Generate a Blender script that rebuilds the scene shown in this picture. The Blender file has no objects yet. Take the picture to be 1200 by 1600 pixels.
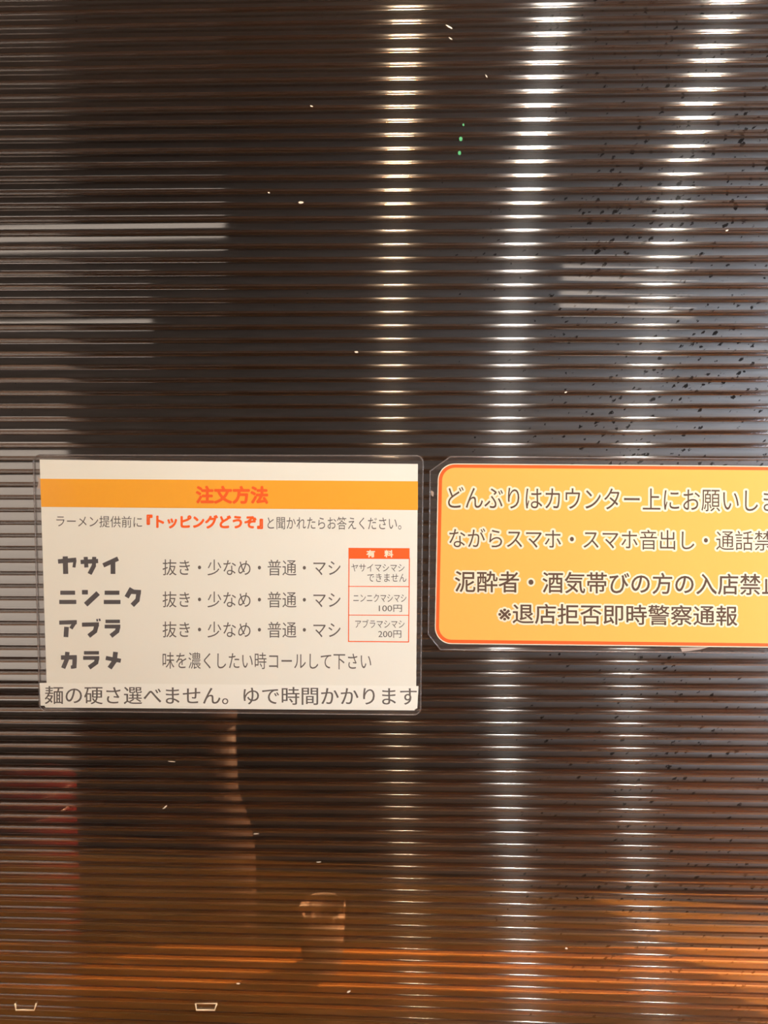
import bpy, math, random
from mathutils import Matrix, Vector

random.seed(7)
S = bpy.context.scene
COL = S.collection

# ------------------------------------------------------------------ camera, world, exposure
D = 0.58                     # camera to panel, metres
ZC = 1.42                    # camera height
F = 1155.0                   # focal length in pixels of the 1200x1600 frame
PITCH, YAW = math.radians(4.8), math.radians(-0.6)
RX = Matrix.Rotation(-PITCH, 3, 'X')
RZ = Matrix.Rotation(-YAW, 3, 'Z')
RC = RZ @ RX
cam_d = bpy.data.cameras.new('camera')
cam = bpy.data.objects.new('camera', cam_d)
COL.objects.link(cam)
cam_d.sensor_fit = 'AUTO'
cam_d.sensor_width = 36.0
cam_d.lens = 36.0 * F / 1600.0
cam_d.clip_start = 0.01
right, fwd, up = RC @ Vector((1, 0, 0)), RC @ Vector((0, 1, 0)), RC @ Vector((0, 0, 1))
M3 = Matrix((right, up, -fwd)).transposed()
cam.matrix_world = Matrix.Translation((0, -D, ZC)) @ M3.to_4x4()
S.camera = cam

W = bpy.data.worlds.new('world'); S.world = W
W.use_nodes = True
W.node_tree.nodes['Background'].inputs[0].default_value = (0.55, 0.62, 0.75, 1)
W.node_tree.nodes['Background'].inputs[1].default_value = 0.25
S.view_settings.view_transform = 'Standard'
S.view_settings.look = 'None'
S.view_settings.exposure = 0.0
S.view_settings.gamma = 1.0
S.view_settings.use_curve_mapping = False

WIN_POWER = 190.0             # cool light from the added, unseen window
BULB = ((1.0, 0.72, 0.46, 560.0), (1.0, 0.92, 0.81, 1900.0), (1.0, 0.92, 0.80, 1600.0))
LAMPS = ((0.0, -0.85, 0.94), (0.313, -1.02, 1.07), (0.70, -1.03, 1.17))   # relative to camera height
KITCHEN_BULB = (1.0, 0.68, 0.38, 21000.0)

# ------------------------------------------------------------------ helpers
KW = -0.149                  # the thin panel is slightly warped
def warp(x, zr):
    zr = max(-0.55, min(0.5, zr)); x = max(-0.55, min(0.55, x))
    return KW * x * zr * zr

def P(px, py, off=0.0):
    """photo pixel measured on the panel -> point on the panel's front, off metres in front of it"""
    d = RC @ Vector(((px - 600) / F, 1.0, -(py - 800) / F))
    y = 0.0
    for _ in range(4):
        t = (y - off + D) / d.y
        x, zr = d.x * t, d.z * t
        y = warp(x, zr)
    return Vector((x, y - off, ZC + zr))

def srgb(r, g, b):
    def f(c):
        c /= 255.0
        return c / 12.92 if c <= 0.04045 else ((c + 0.055) / 1.055) ** 2.4
    return (f(r), f(g), f(b), 1)

def nodes(m):
    m.use_nodes = True
    nt = m.node_tree
    nt.nodes.clear()
    out = nt.nodes.new('ShaderNodeOutputMaterial')
    def n(kind, **kw):
        x = nt.nodes.new('ShaderNode' + kind)
        for k, v in kw.items():
            if k in x.inputs: x.inputs[k].default_value = v
            else: setattr(x, k, v)
        return x
    return nt, out, n

def mat(name, col, rough=0.6, spec=0.4, metal=0.0, noise=0.0, nscale=40.0, stretch=(1, 1, 1)):
    m = bpy.data.materials.new(name)
    nt, out, n = nodes(m)
    b = n('BsdfPrincipled')
    b.inputs['Base Color'].default_value = col
    b.inputs['Roughness'].default_value = rough
    b.inputs['Specular IOR Level'].default_value = spec
    b.inputs['Metallic'].default_value = metal
    if noise:
        tc = n('TexCoord'); mp = n('Mapping'); nz = n('TexNoise'); mx = n('MixRGB', blend_type='MULTIPLY')
        mp.inputs['Scale'].default_value = stretch
        nz.inputs['Scale'].default_value = nscale; nz.inputs['Detail'].default_value = 5
        cr = n('ValToRGB')
        cr.color_ramp.elements[0].position = 0.3; cr.color_ramp.elements[1].position = 0.7
        cr.color_ramp.elements[0].color = (1 - noise, 1 - noise, 1 - noise, 1)
        nt.links.new(tc.outputs['Object'], mp.inputs[0]); nt.links.new(mp.outputs[0], nz.inputs['Vector'])
        nt.links.new(nz.outputs['Fac'], cr.inputs[0]); nt.links.new(cr.outputs[0], mx.inputs[2])
        mx.inputs[0].default_value = 1; mx.inputs[1].default_value = col
        nt.links.new(mx.outputs[0], b.inputs['Base Color'])
    nt.links.new(b.outputs[0], out.inputs[0])
    return m

def emit(name, col, s):
    m = bpy.data.materials.new(name)
    nt, out, n = nodes(m)
    e = n('Emission'); e.inputs[0].default_value = (*col, 1); e.inputs[1].default_value = s
    nt.links.new(e.outputs[0], out.inputs[0])
    return m

def sheer(name, tint, gloss, rough, dull, dull_w, translucent=0.0, dirt=False, ior=1.5, aniso=0.0, const=None, brushed=0.0):
    """clear plastic: tinted see-through + reflection + a little scattering"""
    m = bpy.data.materials.new(name)
    nt, out, n = nodes(m)
    L = nt.links.new
    tr = n('BsdfTransparent'); tr.inputs[0].default_value = tint
    df = n('BsdfDiffuse'); df.inputs[0].default_value = dull
    base = n('MixShader'); base.inputs[0].default_value = dull_w
    L(tr.outputs[0], base.inputs[1])
    if translucent:
        tl = n('BsdfTranslucent'); tl.inputs[0].default_value = dull
        mm = n('MixShader'); mm.inputs[0].default_value = translucent
        L(df.outputs[0], mm.inputs[1]); L(tl.outputs[0], mm.inputs[2]); L(mm.outputs[0], base.inputs[2])
    else:
        L(df.outputs[0], base.inputs[2])
    gl = n('BsdfGlossy'); gl.inputs['Roughness'].default_value = rough
    if aniso:
        gl.inputs['Anisotropy'].default_value = aniso
        tx = n('CombineXYZ'); tx.inputs[0].default_value = 1.0; L(tx.outputs[0], gl.inputs['Tangent'])
    fr = n('Fresnel'); fr.inputs[0].default_value = ior
    mu = n('Math', operation='MULTIPLY', use_clamp=True); mu.inputs[1].default_value = gloss
    L(fr.outputs[0], mu.inputs[0])
    fac = mu.outputs[0]
    if const is not None:
        cv = n('Value'); cv.outputs[0].default_value = const; fac = cv.outputs[0]
    if dirt:
        tc = n('TexCoord'); mp = n('Mapping')
        rt = n('Mapping'); rt.inputs['Rotation'].default_value = (0, math.radians(32), 0)
        mp.inputs['Scale'].default_value = (150, 150, 270)
        vo = n('TexVoronoi'); vo.inputs['Scale'].default_value = 1.0
        L(tc.outputs['Object'], rt.inputs[0]); L(rt.outputs[0], mp.inputs[0])
        wob = n('TexNoise'); wob.inputs['Scale'].default_value = 4.0; wob.inputs['Detail'].default_value = 4
        L(mp.outputs[0], wob.inputs['Vector'])
        big = n('TexNoise'); big.inputs['Scale'].default_value = 11.0; big.inputs['Detail'].default_value = 3
        L(tc.outputs['Object'], big.inputs['Vector'])
        L(mp.outputs[0], vo.inputs['Vector'])
        sx = n('SeparateXYZ'); L(tc.outputs['Object'], sx.inputs[0])
        side = n('MapRange'); side.inputs['From Min'].default_value = 0.0; side.inputs['From Max'].default_value = 0.16
        side.inputs['To Min'].default_value = -0.34; side.inputs['To Max'].default_value = 0.0
        L(sx.outputs[0], side.inputs['Value'])
        # radius of each spot varies with its cell colour and with the larger noise
        sep = n('SeparateColor'); L(vo.outputs['Color'], sep.inputs[0])
        a = n('Math', operation='MULTIPLY_ADD'); a.inputs[1].default_value = 0.42; a.inputs[2].default_value = -0.30
        L(sep.outputs[0], a.inputs[0])
        b = n('Math', operation='MULTIPLY_ADD'); b.inputs[1].default_value = 0.55
        L(big.outputs['Fac'], b.inputs[0]); L(a.outputs[0], b.inputs[2])
        w2 = n('Math', operation='MULTIPLY_ADD'); w2.inputs[1].default_value = 0.9
        L(wob.outputs['Fac'], w2.inputs[0]); L(vo.outputs['Distance'], w2.inputs[2])
        s = n('Math', operation='SUBTRACT'); L(w2.outputs[0], s.inputs[0]); L(b.outputs[0], s.inputs[1])
        rg = n('MapRange'); rg.inputs['From Min'].default_value = 0.32; rg.inputs['From Max'].default_value = 0.42
        rg.inputs['To Min'].default_value = 0.30; rg.inputs['To Max'].default_value = 1.0
        s2 = n('Math', operation='SUBTRACT'); L(s.outputs[0], s2.inputs[0]); L(side.outputs[0], s2.inputs[1]); L(s2.outputs[0], rg.inputs['Value'])
        st = n('TexNoise'); st.inputs['Scale'].default_value = 1.0; st.inputs['Detail'].default_value = 3
        mp2 = n('Mapping'); mp2.inputs['Scale'].default_value = (14, 14, 160)
        L(tc.outputs['Object'], mp2.inputs[0]); L(mp2.outputs[0], st.inputs['Vector'])
        sr = n('MapRange'); sr.inputs['From Min'].default_value = 0.3; sr.inputs['From Max'].default_value = 0.7
        sr.inputs['To Min'].default_value = 0.78; sr.inputs['To Max'].default_value = 1.15
        L(st.outputs['Fac'], sr.inputs['Value'])
        m1 = n('Math', operation='MULTIPLY'); L(fac, m1.inputs[0]); L(rg.outputs[0], m1.inputs[1])
        m2 = n('Math', operation='MULTIPLY', use_clamp=True); L(m1.outputs[0], m2.inputs[0]); L(sr.outputs[0], m2.inputs[1])
        fac = m2.outputs[0]
    mix = n('MixShader')
    L(fac, mix.inputs[0]); L(base.outputs[0], mix.inputs[1]); L(gl.outputs[0], mix.inputs[2])
    if brushed:        # fine lengthwise drawing marks spread a gleam across the ribs
        g2 = n('BsdfGlossy'); g2.inputs['Roughness'].default_value = 0.36; g2.inputs['Anisotropy'].default_value = 0.9
        t2 = n('CombineXYZ'); t2.inputs[0].default_value = 1.0; L(t2.outputs[0], g2.inputs['Tangent'])
        m4 = n('MixShader'); m4.inputs[0].default_value = brushed
        L(mix.outputs[0], m4.inputs[1]); L(g2.outputs[0], m4.inputs[2]); mix = m4
    if dirt:
        inv = n('Math', operation='MULTIPLY_ADD', use_clamp=True); inv.inputs[1].default_value = -1.3; inv.inputs[2].default_value = 1.3
        L(rg.outputs[0], inv.inputs[0])
        dd = n('BsdfDiffuse'); dd.inputs[0].default_value = (0.02, 0.018, 0.018, 1)
        m3 = n('MixShader'); L(inv.outputs[0], m3.inputs[0]); L(mix.outputs[0], m3.inputs[1]); L(dd.outputs[0], m3.inputs[2])
        mix = m3
    L(mix.outputs[0], out.inputs[0])
    return m

def obj(name, verts, faces, m, parent=None, smooth=False):
    org = parent['_o'] if parent and '_o' in parent else (0, 0, 0)
    me = bpy.data.meshes.new(name)
    me.from_pydata([(v[0] - org[0], v[1] - org[1], v[2] - org[2]) for v in verts], [], faces)
    me.materials.append(m)
    if smooth:
        me.polygons.foreach_set('use_smooth', [True] * len(faces))
    me.update()
    o = bpy.data.objects.new(name, me)
    COL.objects.link(o)
    o['_o'] = [float(c) for c in org]
    if parent: o.parent = parent
    return o

def thing(name, label, cat, loc, group=None):
    e = bpy.data.objects.new(name, None)
    COL.objects.link(e)
    e.location = loc
    e.empty_display_size = 0.05
    e['_o'] = [float(c) for c in loc]
    e['label'] = label; e['category'] = cat
    if group: e['group'] = group
    return e

def structure(o, label=None, cat=None):
    o['kind'] = 'structure'
    o['label'] = label; o['category'] = cat
    return o

class MB:
    def __init__(s): s.v, s.f = [], []
    def add(s, v, f):
        b = len(s.v); s.v += [tuple(p) for p in v]; s.f += [tuple(i + b for i in q) for q in f]
    def box(s, x0, x1, y0, y1, z0, z1):
        s.add([(x0, y0, z0), (x1, y0, z0), (x1, y1, z0), (x0, y1, z0), (x0, y0, z1), (x1, y0, z1), (x1, y1, z1), (x0, y1, z1)],
              [(0, 3, 2, 1), (4, 5, 6, 7), (0, 1, 5, 4), (1, 2, 6, 5), (2, 3, 7, 6), (3, 0, 4, 7)])
    def lathe(s, cx, cy, prof, seg=32, cap=True):
        v, f = [], []
        for r, z in prof:
            for k in range(seg):
                a = 2 * math.pi * k / seg
                v.append((cx + r * math.cos(a), cy + r * math.sin(a), z))
        for i in range(len(prof) - 1):
            for k in range(seg):
                k2 = (k + 1) % seg
                f.append((i * seg + k, i * seg + k2, (i + 1) * seg + k2, (i + 1) * seg + k))
        if cap:
            f.append(tuple(range(seg))[::-1]); f.append(tuple(range((len(prof) - 1) * seg, len(prof) * seg)))
        s.add(v, f)
    def tube(s, pts, r, seg=8, closed=False):
        n = len(pts); v, f = [], []
        for i, p in enumerate(pts):
            p = Vector(p)
            a = Vector(pts[(i - 1) % n]) if (closed or i > 0) else p
            b = Vector(pts[(i + 1) % n]) if (closed or i < n - 1) else p
            t = (b - a).normalized()
            u = t.cross(Vector((0, 1, 0)))
            if u.length < 1e-4: u = t.cross(Vector((1, 0, 0)))
            u.normalize(); w = t.cross(u)
            for k in range(seg):
                q = 2 * math.pi * k / seg
                v.append(p + u * (r * math.cos(q)) + w * (r * math.sin(q)))
        for i in range(n if closed else n - 1):
            j = (i + 1) % n
            for k in range(seg):
                k2 = (k + 1) % seg
                f.append((i * seg + k, i * seg + k2, j * seg + k2, j * seg + k))
        if not closed:
            f.append(tuple(range(seg))[::-1]); f.append(tuple(range((n - 1) * seg, n * seg)))
        s.add(v, f)
    def build(s, name, m, parent=None, smooth=False):
        return obj(name, s.v, s.f, m, parent, smooth)

# ------------------------------------------------------------------ room shell
m_wall = mat('dark_plaster', srgb(46, 42, 41), 0.8, noise=0.25, nscale=9)
m_kwall = mat('kitchen_wall_paint', srgb(13, 13, 15), 0.6, noise=0.3, nscale=6)
m_floor = mat('floor_tile', srgb(70, 62, 58), 0.5, noise=0.3, nscale=14)
m_ceil = mat('ceiling_paint', srgb(120, 108, 98), 0.8, noise=0.1, nscale=8)
m_wood = mat('orange_wood', srgb(214, 142, 62), 0.35, noise=0.4, nscale=18, stretch=(0.6, 6, 6))
m_dark = mat('dark_stone', srgb(52, 44, 42), 0.4, noise=0.3, nscale=30)
m_front = mat('counter_front', srgb(84, 52, 34), 0.5, noise=0.3, nscale=12)
m_alu = mat('window_aluminium', srgb(120, 118, 116), 0.35, metal=0.9)
XL, XR, YB, YK, ZT = -1.9, 2.6, -2.2, 2.6, 2.75
def slab(name, a, m):
    b = MB(); b.box(*a); o = b.build(name, m); structure(o); return o
slab('floor', (XL, XR, YB, YK, -0.1, 0), m_floor)
slab('ceiling', (XL, XR, YB, YK, ZT, ZT + 0.1), m_ceil)
slab('wall_left', (XL - 0.1, XL, YB - 0.1, YK + 0.1, 0, ZT), m_wall)
slab('wall_right', (XR, XR + 0.1, YB - 0.1, YK + 0.1, 0, ZT), m_wall)
slab('wall_kitchen', (XL, XR, YK, YK + 0.1, 0, ZT), m_kwall)
WX0, WX1, WZ0, WZ1 = 1.44, 2.50, 0.12, 2.50  # window added out of view to grey the right side of the panel
b = MB()
b.box(XL, WX0, YB - 0.1, YB, 0, ZT); b.box(WX1, XR, YB - 0.1, YB, 0, ZT)
b.box(WX0, WX1, YB - 0.1, YB, 0, WZ0); b.box(WX0, WX1, YB - 0.1, YB, WZ1, ZT)
structure(b.build('wall_back', m_wall))
b = MB()
for x in (WX0, WX1 - 0.05): b.box(x, x + 0.05, YB - 0.09, YB + 0.005, WZ0, WZ1)
for z in (WZ0, WZ1 - 0.05): b.box(WX0 + 0.05, WX1 - 0.05, YB - 0.09, YB + 0.005, z, z + 0.05)
win = structure(b.build('added_window_1', m_alu))
m_glass = sheer('window_glass', (0.95, 0.97, 1, 1), 1.0, 0.02, (0.8, 0.8, 0.8, 1), 0.02)
b = MB(); b.box(WX0 + 0.05, WX1 - 0.05, YB - 0.05, YB - 0.044, WZ0 + 0.05, WZ1 - 0.05)
b.build('added_window_pane', m_glass, win)
al = bpy.data.lights.new('added_daylight', 'AREA'); al.shape = 'RECTANGLE'  # added area light filling the unseen window
al.size, al.size_y = WX1 - WX0 - 0.12, WZ1 - WZ0 - 0.12
al.energy = WIN_POWER; al.color = (0.72, 0.87, 1.0)
ao = bpy.data.objects.new('added_daylight', al); COL.objects.link(ao)
ao.location = ((WX0 + WX1) / 2, YB - 0.08, (WZ0 + WZ1) / 2)
ao.rotation_euler = (math.radians(90), 0, 0)      # shines towards +y

# counters
CT = 0.82
t = thing('customer_counter', 'wooden customer counter along the front foot of the brown ribbed panel', 'counter', (0.2, -0.2, 0))
b = MB(); b.box(XL + 0.01, XR - 0.01, -0.42, 0.06, CT - 0.04, CT); b.build('counter_top', m_wood, t)
b = MB(); b.box(XL + 0.01, XR - 0.01, -0.2, 0.06, 0, CT - 0.04); b.build('counter_base', m_front, t)
KT = 0.80
t = thing('kitchen_counter', 'dark kitchen counter behind the panel carrying the red canister and brown bottle', 'counter', (0.2, 0.2, 0))
b = MB(); b.box(XL + 0.01, XR - 0.01, 0.062, 0.36, KT - 0.035, KT); b.build('counter_top', m_dark, t)
b = MB(); b.box(XL + 0.01, XR - 0.01, 0.09, 0.34, 0, KT - 0.035); b.build('counter_base', m_front, t)
LT = 0.935
t = thing('ledge', 'orange wooden ledge glowing through the bottom of the panel', 'ledge', (0.2, 0.085, KT))
b = MB(); b.box(XL + 0.02, XR - 0.02, 0.066, 0.104, KT, LT - 0.02); b.build('riser', m_front, t)
b = MB(); b.box(XL + 0.02, XR - 0.02, 0.045, 0.108, LT - 0.02, LT); b.build('board', m_wood, t)

# ------------------------------------------------------------------ ribbed panel
PITCHR, DEPTH = 0.01015, 0.008
PX0, PX1, PZ0, PZ1 = -0.55, 0.55, CT, ZC + 0.52
m_skin = sheer('brown_clear_plastic', (0.74, 0.70, 0.68, 1), 4.5, 0.05, srgb(120, 100, 90), 0.01, brushed=0.009)
m_bead = sheer('brown_plastic_rib_edge', (0.62, 0.50, 0.42, 1), 1.0, 0.17, srgb(150, 92, 50), 0.05, 0.5, aniso=0.8, const=0.15)
m_root = sheer('brown_plastic_rib_root', (0.62, 0.50, 0.42, 1), 1.0, 0.17, srgb(150, 92, 50), 0.05, 0.5, aniso=0.8, const=0.4)
m_back = sheer('brown_dusty_plastic', (0.74, 0.66, 0.60, 1), 12.0, 0.46, srgb(130, 118, 112), 0.012, dirt=True)
m_web = sheer('amber_plastic_web', (0.62, 0.50, 0.40, 1), 1.6, 0.22, srgb(216, 152, 96), 0.5, 0.5)
panel = thing('ribbed_panel', 'brown translucent ribbed plastic panel standing behind both laminated signs', 'panel', (0, 0.004, CT))
NX = 14
xs = [PX0 + (PX1 - PX0) * i / NX for i in range(NX + 1)]
# rib line that falls on photo row 696
zref = P(1000, 696).z
k0 = math.floor((PZ0 - zref) / PITCHR); k1 = math.ceil((PZ1 - zref) / PITCHR)
ribs = [zref + k * PITCHR for k in range(k0, k1 + 1)]
ribs = [z for z in ribs if PZ0 + 0.002 < z < PZ1 - 0.002]
def strip(mb, prof):
    n = len(prof); v, f = [], []
    for x in xs:
        for y, z in prof: v.append((x, y + warp(x, z - ZC), z))
    for i in range(NX):
        for j in range(n - 1):
            f.append((i * n + j, (i + 1) * n + j, (i + 1) * n + j + 1, i * n + j + 1))
    mb.add(v, f)
sheet, edge, root, web, back = MB(), MB(), MB(), MB(), MB()
BR = 0.0019
edges = [PZ0] + ribs + [PZ1]
for za, zb in zip(edges[:-1], edges[1:]):
    tilt = random.gauss(0, 0.006)
    h = zb - za; prof = []
    for q in range(11):
        s = -1 + 2 * q / 10
        prof.append((-0.0003 * (1 - s ** 6) + tilt * s * h / 2, za + h * (s + 1) / 2))
    strip(sheet, prof)
for z in ribs:
    strip(edge, [(-0.0008 * math.cos(a), z + BR * math.sin(a)) for a in [math.radians(-90 + 18 * q) for q in range(11)]])
    strip(root, [(DEPTH - 0.0002 - 0.0006 * math.cos(a), z + 0.0013 * math.sin(a)) for a in [math.radians(-90 + 18 * q) for q in range(11)]])
    w = 0.0003
    for zz in (z - w, z + w): strip(web, [(0.0004, zz), (DEPTH - 0.0004, zz)])
strip(back, [(DEPTH, PZ0 + (PZ1 - PZ0) * q / 40) for q in range(41)])
sheet.build('front_sheet', m_skin, panel, True)
edge.build('rib_edges', m_bead, panel, True)
root.build('rib_roots', m_root, panel, True)
web.build('ribs', m_web, panel)
back.build('back_sheet', m_back, panel, True)

# ------------------------------------------------------------------ printing helpers: everything below is measured on the panel
def to_panel(pts, off): return [P(x, y, off) for x, y in pts]

def flat(name, polys, off, m, parent, thick=0.0):
    """polygons given in photo pixels, laid on the panel at a small distance"""
    mb = MB()
    for p in polys:
        n = len(p)
        if thick:
            mb.add(to_panel(p, off) + to_panel(p, off - thick),
                   [tuple(range(n)), tuple(range(2 * n - 1, n - 1, -1))] + [(i, (i + 1) % n, n + (i + 1) % n, n + i) for i in range(n)])
        else:
            mb.add(to_panel(p, off), [tuple(range(n))])
    return mb.build(name, m, parent)

def grid_quad(name, TL, TR, BR_, BL, off, m, parent, nx=12, ny=4, thick=0.0001):
    v, f = [], []
    for lay in (0, 1):
        for j in range(ny + 1):
            for i in range(nx + 1):
                s, t_ = i / nx, j / ny
                x = (TL[0] * (1 - s) + TR[0] * s) * (1 - t_) + (BL[0] * (1 - s) + BR_[0] * s) * t_
                y = (TL[1] * (1 - s) + TR[1] * s) * (1 - t_) + (BL[1] * (1 - s) + BR_[1] * s) * t_
                v.append(P(x, y, off - lay * thick))
    n = (nx + 1) * (ny + 1)
    for j in range(ny):
        for i in range(nx):
            a = j * (nx + 1) + i
            f.append((a, a + nx + 1, a + nx + 2, a + 1))
            f.append((n + a, n + a + 1, n + a + nx + 2, n + a + nx + 1))
    rim = [i for i in range(nx + 1)] + [j * (nx + 1) + nx for j in range(1, ny + 1)] + \
          [ny * (nx + 1) + i for i in range(nx - 1, -1, -1)] + [j * (nx + 1) for j in range(ny - 1, 0, -1)]
    for a, c in zip(rim, rim[1:] + rim[:1]): f.append((a, c, n + c, n + a))
    return obj(name, v, f, m, parent)

def glyphs(body, offset=0.0, spacing=1.0):
    c = bpy.data.curves.new('t', 'FONT'); c.body = body; c.offset = offset; c.resolution_u = 4
    c.space_character = spacing
    o = bpy.data.objects.new('t', c); COL.objects.link(o)
    dg = bpy.context.evaluated_depsgraph_get(); dg.update()
    me = bpy.data.meshes.new_from_object(o.evaluated_get(dg), depsgraph=dg)
    v = [(p.co.x, p.co.y) for p in me.vertices]; f = [tuple(p.vertices) for p in me.polygons]
    bpy.data.objects.remove(o); bpy.data.curves.remove(c); bpy.data.meshes.remove(me)
    return v, f

def text(name, body, box, slope, off, m, parent, offset=0.0, spacing=1.0, grow=None, contrast=0.0, outline=None):
    """box = x0, x1, y0, y1 in photo pixels of the writing, slope = dy/dx of its base line"""
    v, f = glyphs(body, 0.0, spacing)
    x0, x1 = min(p[0] for p in v), max(p[0] for p in v); y0, y1 = min(p[1] for p in v), max(p[1] for p in v)
    sx, sy = (box[1] - box[0]) / (x1 - x0), (box[3] - box[2]) / (y1 - y0)
    def put(vv, o_, dx=0.0):
        r = []
        for x, y in vv:
            X = box[0] + (x - x0) * sx + dx; Y = box[3] - (y - y0) * sy + slope * (X - box[0])
            r.append(P(X, Y, o_))
        return r
    def disk(mb, rad, o_, n):
        mb.add(put(v, o_), f)
        for k in range(n):
            an = 2 * math.pi * k / n
            x_, y_ = rad * math.cos(an), rad * math.sin(an)
            pv = [(px_ + x_ / sx, py_ + y_ / sy) for px_, py_ in v]
            mb.add(put(pv, o_ + 0.000003 * (k + 1)), f)
    if outline:
        ob = MB(); disk(ob, outline[0], off - 0.00006, 14); ob.build(outline[1], outline[2], parent)
    mb = MB()
    if offset: disk(mb, offset, off, 8)
    else: mb.add(put(v, off), f)
    if contrast:
        for q, dx in enumerate((-contrast, contrast)): mb.add(put(v, off + 0.000004 * (q + 1), dx), f)
    return mb.build(name, m, parent)

def strokes(name, segs, org, sc, off, m, parent):
    mb = MB()
    for q, (x0, y0, x1, y1, w) in enumerate(segs):
        dx, dy = x1 - x0, y1 - y0; l = math.hypot(dx, dy); nx, ny = -dy / l * w / 2, dx / l * w / 2
        p = [(x0 + nx, y0 + ny), (x1 + nx, y1 + ny), (x1 - nx, y1 - ny), (x0 - nx, y0 - ny)]
        mb.add(to_panel([(org[0] + a / sc, org[1] + c / sc) for a, c in p], off + 0.000004 * q), [(0, 1, 2, 3)])
    return mb.build(name, m, parent)

def rounded(TL, TR, BR_, BL, r, n=8, chamfer=False):
    cs = [TL, TR, BR_, BL]; out = []
    for i, c in enumerate(cs):
        c = Vector(c); a = (Vector(cs[i - 1]) - c).normalized(); b_ = (Vector(cs[(i + 1) % 4]) - c).normalized()
        p0, p1 = c + a * r, c + b_ * r
        if chamfer: out += [tuple(p0), tuple(p1)]; continue
        for q in range(n + 1):
            s = q / n
            w = c + a * r * (1 - math.sin(s * math.pi / 2)) + b_ * r * (1 - math.cos(s * math.pi / 2))
            out.append(tuple(w))
    return out

def subdiv(p, step=40):
    out = []
    for a, c in zip(p, p[1:] + p[:1]):
        n = max(1, int(math.hypot(c[0] - a[0], c[1] - a[1]) / step))
        out += [(a[0] + (c[0] - a[0]) * i / n, a[1] + (c[1] - a[1]) * i / n) for i in range(n)]
    return out

m_paper = mat('sign_paper', srgb(245, 238, 222), 0.7, 0.2)
m_strip = mat('strip_paper', srgb(252, 246, 232), 0.7, 0.2)
m_orange = mat('orange_band_ink', srgb(255, 172, 30), 0.6, 0.2)
m_red = mat('red_orange_ink', srgb(255, 96, 0), 0.6, 0.2)
m_grey = mat('grey_ink', srgb(104, 94, 86), 0.7, 0.2)
m_heavy = mat('dark_grey_ink', srgb(84, 78, 78), 0.7, 0.2)
m_yellow = mat('yellow_sign_ink', srgb(247, 186, 80), 0.6, 0.2)
m_cream = mat('cream_outline_ink', srgb(250, 234, 200), 0.6, 0.2)
m_brown = mat('brown_ink', srgb(92, 62, 40), 0.7, 0.2)
m_film = sheer('laminate_film', (0.95, 0.95, 0.95, 1), 0.2, 0.10, srgb(205, 190, 184), 0.05)
m_rim = sheer('laminate_film_edge', (0.85, 0.83, 0.82, 1), 1.3, 0.12, srgb(205, 190, 184), 0.22)

def film(poly, parent):
    p = subdiv(poly)
    cx = sum(a for a, _ in p) / len(p); cy = sum(c for _, c in p) / len(p)
    n = len(p); rings = (1.0, 0.66, 0.33); v, f = [], []
    for off in (0.0020, 0.0009):
        base = len(v)
        for s in rings: v += [P(cx + (a - cx) * s, cy + (c - cy) * s, off) for a, c in p]
        v.append(P(cx, cy, off))
        for k in range(len(rings) - 1):
            for i in range(n):
                j = (i + 1) % n
                f.append((base + k * n + i, base + k * n + j, base + (k + 1) * n + j, base + (k + 1) * n + i))
        for i in range(n): f.append((base + 2 * n + i, base + 2 * n + (i + 1) % n, base + 3 * n))
    half = f[:len(f) // 2]
    o = obj('laminate_film', v[:len(v) // 2], half, m_film, parent, True)
    mb = MB(); mb.tube([P(a, c, 0.0016) for a, c in p], 0.00055, 8, True)
    mb.build('film_edge', m_rim, o, True)
    return o

# layers in front of the panel
L0, L1, L2, L3, L4 = 0.0012, 0.00128, 0.00136, 0.00144, 0.00152

# ------------------------------------------------------------------ white menu sign
sg = thing('laminated_sign', 'white laminated ordering guide with an orange heading band and paper strip at its foot', 'sign', P(358, 1108, 0.0012))
grid_quad('paper_sheet', (62, 718), (653, 725), (650, 1108), (74, 1104), L0, m_paper, sg)
hb = grid_quad('header_band', (62.5, 748), (653, 752), (653, 797), (64.5, 792), L1, m_orange, sg, thick=0.00004)
text('heading_text', '注文方法', (307, 418, 760, 786), 0.004, L2, m_red, hb, offset=1.2)
text('instruction_text', 'ラーメン提供前に', (88, 222, 805, 823), 0.012, L1, m_grey, sg)
text('highlighted_text', '『トッピングどうぞ』', (230, 410, 805, 825), 0.004, L1, m_red, sg, offset=1.0)
text('instruction_text', 'と聞かれたらお答えください。', (418, 627, 807, 827), 0.004, L1, m_grey, sg)
K1, K3 = (40, 700), (40, 900)
strokes('topping_name', [(190, 665, 297, 655, 26), (290, 655, 283, 700, 18), (232, 635, 235, 738, 30),
    (322, 668, 425, 662, 25), (352, 638, 356, 700, 24), (402, 638, 400, 692, 24), (402, 686, 375, 738, 26),
    (542, 648, 455, 688, 26), (512, 666, 512, 738, 28)], K1, 3.75, L1, m_heavy, sg)
strokes('topping_name', [(203, 98, 290, 98, 24), (197, 152, 297, 152, 24), (330, 95, 365, 95, 26), (425, 100, 352, 168, 30),
    (463, 98, 550, 98, 24), (458, 152, 556, 152, 24), (622, 72, 592, 125, 28), (618, 92, 676, 95, 26), (663, 90, 655, 145, 26), (658, 138, 625, 172, 28)], K3, 3.75, L1, m_heavy, sg)
strokes('topping_name', [(197, 273, 300, 270, 24), (290, 270, 265, 308, 22), (240, 298, 236, 358, 28),
    (330, 285, 430, 283, 24), (417, 285, 405, 330, 26), (408, 322, 370, 352, 26), (418, 252, 421, 266, 10), (432, 250, 436, 264, 10),
    (468, 266, 553, 266, 20), (463, 296, 555, 296, 22), (543, 296, 535, 330, 26), (538, 322, 500, 352, 26)], K3, 3.75, L1, m_heavy, sg)
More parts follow.
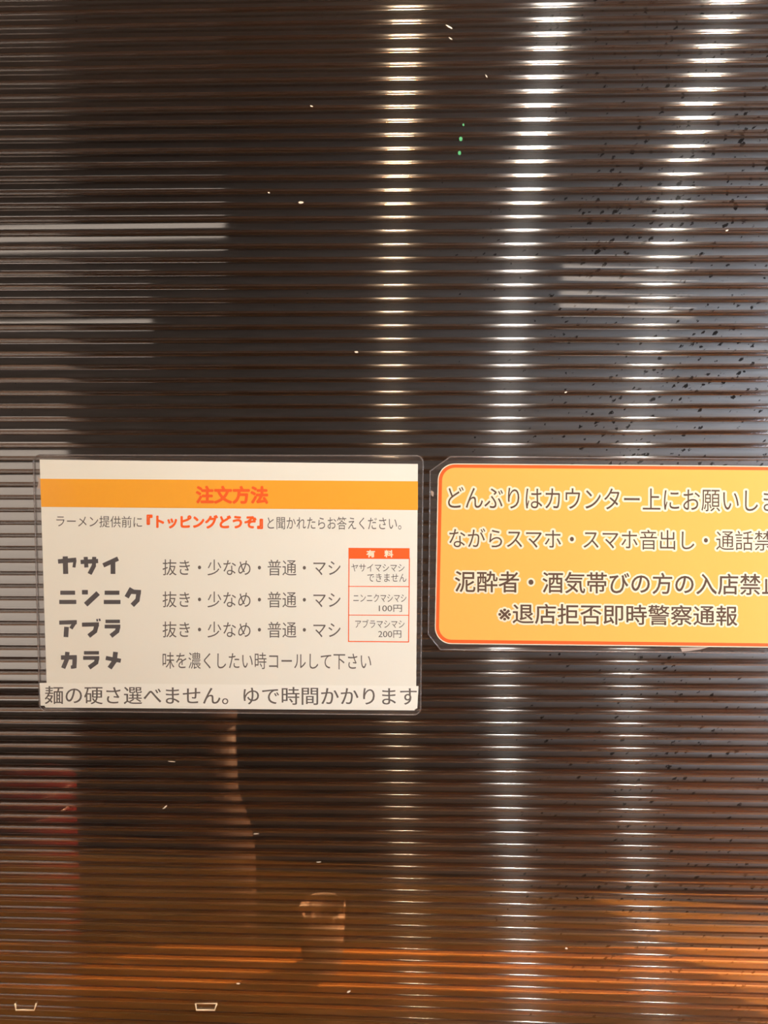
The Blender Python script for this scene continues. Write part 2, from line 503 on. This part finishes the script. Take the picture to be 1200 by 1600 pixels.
strokes('topping_name', [(207, 478, 300, 476, 26), (288, 476, 285, 540, 26), (288, 532, 265, 534, 20), (245, 445, 240, 495, 26), (242, 488, 220, 540, 26),
    (342, 450, 430, 450, 20), (337, 480, 432, 480, 22), (419, 480, 412, 514, 26), (415, 506, 372, 537, 26),
    (527, 445, 520, 505, 28), (522, 497, 492, 540, 28), (470, 480, 558, 497, 24)], K3, 3.75, L1, m_heavy, sg)
for y0, y1 in ((874, 899), (924, 949), (971, 996)):
    text('topping_choices', '抜き・少なめ・普通・マシ', (254, 532, y0, y1), 0.003, L1, m_grey, sg)
text('topping_note', '味を濃くしたい時コールして下さい', (254, 580, 1019, 1045), 0.004, L1, m_grey, sg)
pb = flat('price_table', [[(544.5, 856), (640, 856.5), (640, 873.5), (544.5, 873)],
    [(544.5, 872), (546, 872), (545.3, 1002), (543.8, 1002)], [(639, 872), (640.5, 872), (639.2, 1003), (637.7, 1003)],
    [(544, 915.6), (640, 916), (640, 917.2), (544, 916.8)], [(544, 960.4), (639, 960.8), (639, 962), (544, 961.6)],
    [(543.8, 1001.5), (639, 1002.3), (639, 1003.8), (543.8, 1003)]], L1, m_red, sg)
text('table_heading', '有　料', (573, 614, 860, 870.5), 0, L2, m_cream, pb, offset=0.5)
for body, bx in (('ヤサイマシマシ', (549, 632, 881, 893)), ('できません', (574, 635, 896, 909)), ('ニンニクマシマシ', (552, 635, 928, 940.5)),
                 ('100円', (592, 628, 945, 956)), ('アブラマシマシ', (555, 632, 968, 981)), ('200円', (591, 627, 985, 996.5))):
    text('table_text', body, bx, 0.003, L2, m_grey, pb)
ns = grid_quad('note_strip', (62, 1067), (654, 1072), (652, 1107), (63.5, 1102.5), L2 + 0.0001, m_strip, sg)
grid_quad('under_strip', (68, 1100), (649, 1104), (648, 1110), (71, 1105.5), L1, m_strip, ns)
text('note_text', '麺の硬さ選べません。ゆで時間かかります', (70, 651, 1072, 1100), 0.0035, L2 + 0.00016, m_grey, ns, contrast=0.22)
film(rounded((52, 711), (661, 712), (657, 1117), (62, 1111), 11), sg)

# ------------------------------------------------------------------ yellow notice sign
yg = thing('laminated_sign', 'yellow laminated notice with orange rim and brown writing, cut by the right edge', 'sign', P(995, 1010, 0.0012))
def rr(d, r): # rounded outline, d pixels inside the paper
    return subdiv(rounded((684.5 + d, 724 + d), (1312 - d, 729 + d), (1310 - d, 1013 - d), (679 + d, 1006 - d), r))
def fan(name, poly, off, m, parent):
    cx = sum(a for a, _ in poly) / len(poly); cy = sum(c for _, c in poly) / len(poly); n = len(poly)
    v = [P(a, c, off) for a, c in poly] + [P(cx + (a - cx) * .5, cy + (c - cy) * .5, off) for a, c in poly] + [P(cx, cy, off)]
    f = []
    for i in range(n):
        j = (i + 1) % n
        f += [(i, j, n + j, n + i), (n + i, n + j, 2 * n)]
    return obj(name, v, f, m, parent)
ys = fan('paper_sheet', rr(0, 26), L0, m_cream, yg)
fan('orange_rim', rr(1.4, 25), L1, m_red, ys)
fan('yellow_field', rr(6.6, 20), L2, m_yellow, ys)
for body, bx, sl, of in (('どんぶりはカウンター上にお願いします', (700, 1247, 760, 795), 0.010, 0.0),
                         ('ながらスマホ・スマホ音出し・通話禁止', (702, 1236, 825, 856), 0.009, 0.0),
                         ('泥酔者・酒気帯びの方の入店禁止', (711, 1222, 892, 925), 0.010, 0.35),
                         ('※退店拒否即時警察通報', (779, 1152, 943, 974), 0.010, 0.35)):
    text('notice_text', body, bx, sl, L4, m_brown, yg, offset=of, outline=(3.2, 'text_outline', m_cream))
film([(704, 713.5), (1300, 718), (1326, 740), (1324, 1000), (1300, 1022), (688, 1015), (669, 991), (672, 736)], yg)
m_tape = sheer('cream_tape', (0.9, 0.85, 0.8, 1), 0.6, 0.3, srgb(215, 185, 165), 0.55)
flat('tape_scrap', [[(1063, 1012), (1107, 1011), (1094, 1015), (1066, 1018.5)]], 0.0024, m_tape, yg)
flat('tape_scrap', [[(673, 766), (678, 769), (677, 776), (674, 774)]], 0.0024, m_tape, yg)
flat('tape_scrap', [[(59, 744), (63, 749), (63.5, 764), (58, 763), (60, 754)]], 0.0024, m_tape, sg)

# ------------------------------------------------------------------ staples at the foot
m_staple = mat('pale_metal', srgb(245, 215, 175), 0.35, 0.5, 0.2)
def staple(px, py, label, full):
    s = thing('staple', label, 'staple', P(px, py + 5, 0.0005), 'staples along the panel foot')
    mb = MB()
    w, h = 16.5, 5.0
    pts = [(px - w, py - h), (px - w + 1.5, py + h), (px + w - 3, py + h), (px + w, py - h)]
    mb.tube([P(a, c, 0.0012) for a, c in pts], 0.0008, 8)
    mb.build('wire_frame', m_staple, s, True)
    if not full: return
    mb = MB(); mb.tube([P(px - w, py - h, 0.0010), P(px + w, py - h, 0.0010)], 0.00045, 8)
    mb.build('top_wire', m_staple, s, True)
staple(40, 1573, 'pale metal staple open at its top, in the bottom left corner of the panel', False)
staple(322, 1573, 'pale metal staple with a full rim, the one farther from the left corner', True)

# ------------------------------------------------------------------ scuffs and painted LED glints on the panel
m_scuff = mat('pale_scuff', srgb(235, 215, 190), 0.4, 0.5)
m_led_glint = mat('painted_led_glint', srgb(40, 150, 84), 0.4, 0.5)
for x, y, w, h, a in ((470, 316, 5, 2, 0), (258, 1261, 5, 1.2, -40), (545, 1549.5, 3.5, 1.5, -20), (372, 1537, 3, 1.5, -10), (702, 42, 6, 1.2, 30),
                      (557, 550, 3, 1.6, 10), (884, 613, 2.5, 1, -20), (1136, 360, 2.5, 1.2, -20), (268, 1190, 6, .6, 5), (487, 166, 2.5, 1, 20),
                      (885, 1482, 2.5, 1.5, 0), (420, 301, 2, 1, 30), (704, 60, 4, .8, 35), (760, 119, 3, .8, 60), (400, 1303, 5, .7, -5), (498, 1347, 5, .7, -5)):
    ca, sa = math.cos(math.radians(a)), math.sin(math.radians(a))
    ring = [(w * math.cos(q * math.pi / 5) * random.uniform(.7, 1.2), h * math.sin(q * math.pi / 5) * random.uniform(.7, 1.2)) for q in range(10)]
    pl = [(x + p * ca - q * sa, y + p * sa + q * ca) for p, q in ring]
    flat('scuff_mark', [pl], 0.0009, m_scuff, panel, thick=0.0003)
for x, y, r in ((718, 239, 2.6), (720, 217, 2.8), (724, 195, 1.6)):  # reflected green LED dots, painted on as flat patches
    o = flat('led_glint', [[(x + r * math.cos(q * .785), y + 1.3 * r * math.sin(q * .785)) for q in range(8)]], 0.0007, m_led_glint, panel, thick=0.0002)
    o['label'] = 'small painted glint of a green LED'

# ------------------------------------------------------------------ things standing behind the panel
m_redcan = mat('red_tin', srgb(96, 26, 22), 0.4, 0.4)
m_jug = mat('brown_glaze', srgb(92, 72, 62), 0.6, 0.5)
m_cup = mat('white_china', srgb(170, 150, 135), 0.7, 0.5)
def behind(px, y):    # x position at depth y seen at photo column px
    d = RC @ Vector(((px - 600) / F, 1.0, -(1400 - 800) / F)); return d.x * (y + D) / d.y
x = behind(52, 0.17)
t = thing('canister', 'dark red canister blurred behind the lower left of the panel', 'canister', (x, 0.17, KT))
b = MB(); b.lathe(x, 0.17, [(0.044, KT), (0.046, KT + .004), (0.046, KT + .245), (0.044, KT + .25)], 40); b.build('body', m_redcan, t, True)
b = MB(); b.lathe(x, 0.17, [(0.047, KT + .25), (0.047, KT + .268), (0.044, KT + .272), (0.012, KT + .274)], 40); b.build('lid', m_redcan, t, True)
x = behind(350, 0.17)
t = thing('bottle', 'dull brown bottle blurred behind the panel under the white sign', 'bottle', (x, 0.17, KT))
b = MB(); b.lathe(x, 0.17, [(0.030, KT), (0.034, KT + .006), (0.034, KT + .19), (0.030, KT + .22), (0.017, KT + .26), (0.015, KT + .335)], 40); b.build('body', m_jug, t, True)
b = MB(); b.lathe(x, 0.17, [(0.017, KT + .335), (0.017, KT + .355), (0.015, KT + .358)], 32); b.build('cap', m_jug, t, True)
x = behind(503, 0.077)
t = thing('cup', 'small white cup on the orange ledge behind the panel', 'cup', (x, 0.077, LT))
b = MB(); b.lathe(x, 0.077, [(0.016, LT), (0.018, LT + .003), (0.021, LT + .04), (0.022, LT + .06), (0.020, LT + .06), (0.018, LT + .006)], 32); b.build('body', m_cup, t, True)

# ------------------------------------------------------------------ lamps
m_black = mat('black_enamel', srgb(28, 26, 25), 0.4, 0.5)
def pendant(x, y, z, col, label, group, drop=0.022):
    t = thing('pendant_lamp', label, 'lamp', (x, y, z), group)
    b = MB(); r = 0.028
    b.lathe(x, y, [(r * math.sin(a), z - r * math.cos(a)) for a in [math.pi * q / 12 for q in range(1, 11)]] + [(0.013, z + 0.036)], 24)
    b.build('bulb', emit('bulb_glow', col[:3], col[3]), t, True)
    b = MB(); b.lathe(x, y, [(0.017, z + 0.026), (0.018, z + 0.06), (0.01, z + 0.066)], 24); b.build('socket', m_black, t, True)
    b = MB(); b.lathe(x, y, [(0.085, z + drop), (0.05, z + 0.058), (0.019, z + 0.064)], 32, False); b.build('lamp_shade', m_black, t, True)
    b = MB(); b.tube([(x, y, z + 0.064), (x, y, ZT)], 0.003); b.build('cord', m_black, t)
for (x, y, z), c, w in zip(LAMPS, BULB, ('with a dim orange bulb, leftmost of its row', 'with a white bulb, middle of its row', 'with a white bulb, nearest the added window')):
    pendant(x, y, ZC + z, c, 'black pendant lamp ' + w, 'pendant lamps in front of the panel')
pendant(1.15, 0.85, 1.95, KITCHEN_BULB, 'black pendant lamp hanging over the orange kitchen counter', 'pendant lamps behind the panel', -0.028)

# glowing shapes added on the unseen back wall for their reflections in the panel
m_lit = emit('added_glow', (1.0, 0.83, 0.69), 2.2)
t = thing('added_glow_panel', 'added glowing white panel on the unseen back wall, mirrored left of the white sign', 'sign', (-1.5, YB + 0.03, 0.44))
b = MB(); b.box(-1.82, -1.20, YB + 0.052, YB + 0.056, 0.46, 1.40); b.build('lit_face', m_lit, t)  # added emitter, shaped for the pale repeated reflections at the left
b = MB(); b.box(-1.84, -1.18, YB + 0.001, YB + 0.052, 0.44, 1.42); b.build('case', m_black, t)
def added_glow_tube(x0, z0, x1, z1, r, label):  # added emitters that put the long pale reflections into single cells
    y = YB + 0.06
    t = thing('added_glow_tube', label, 'lamp', ((x0 + x1) / 2, y, (z0 + z1) / 2), 'added glow tubes on the unseen back wall')
    b = MB(); b.tube([(x0, y, z0), (x1, y, z1)], r, 16); b.build('tube', m_lit, t, True)
    for x, z in ((x0, z0), (x1, z1)):
        b = MB(); b.box(x - 0.012, x + 0.012, YB + 0.001, y + r, z - r * 1.2, z + r * 1.2); b.build('holder', m_black, t)
added_glow_tube(-1.75, 2.24, -0.60, 2.23, 0.035, 'added glow tube high on the left of the unseen back wall')
added_glow_tube(-1.75, 1.90, -0.86, 1.90, 0.028, 'shorter added glow tube under the long one')
added_glow_tube(0.58, 1.97, 1.08, 1.89, 0.026, 'slanting added glow tube left of the added window')

for o in bpy.data.objects:
    if '_o' in o: del o['_o']
    if o.get('kind') == 'structure':
        for k in ('label', 'category'):
            if o.get(k) is None and k in o: del o[k]
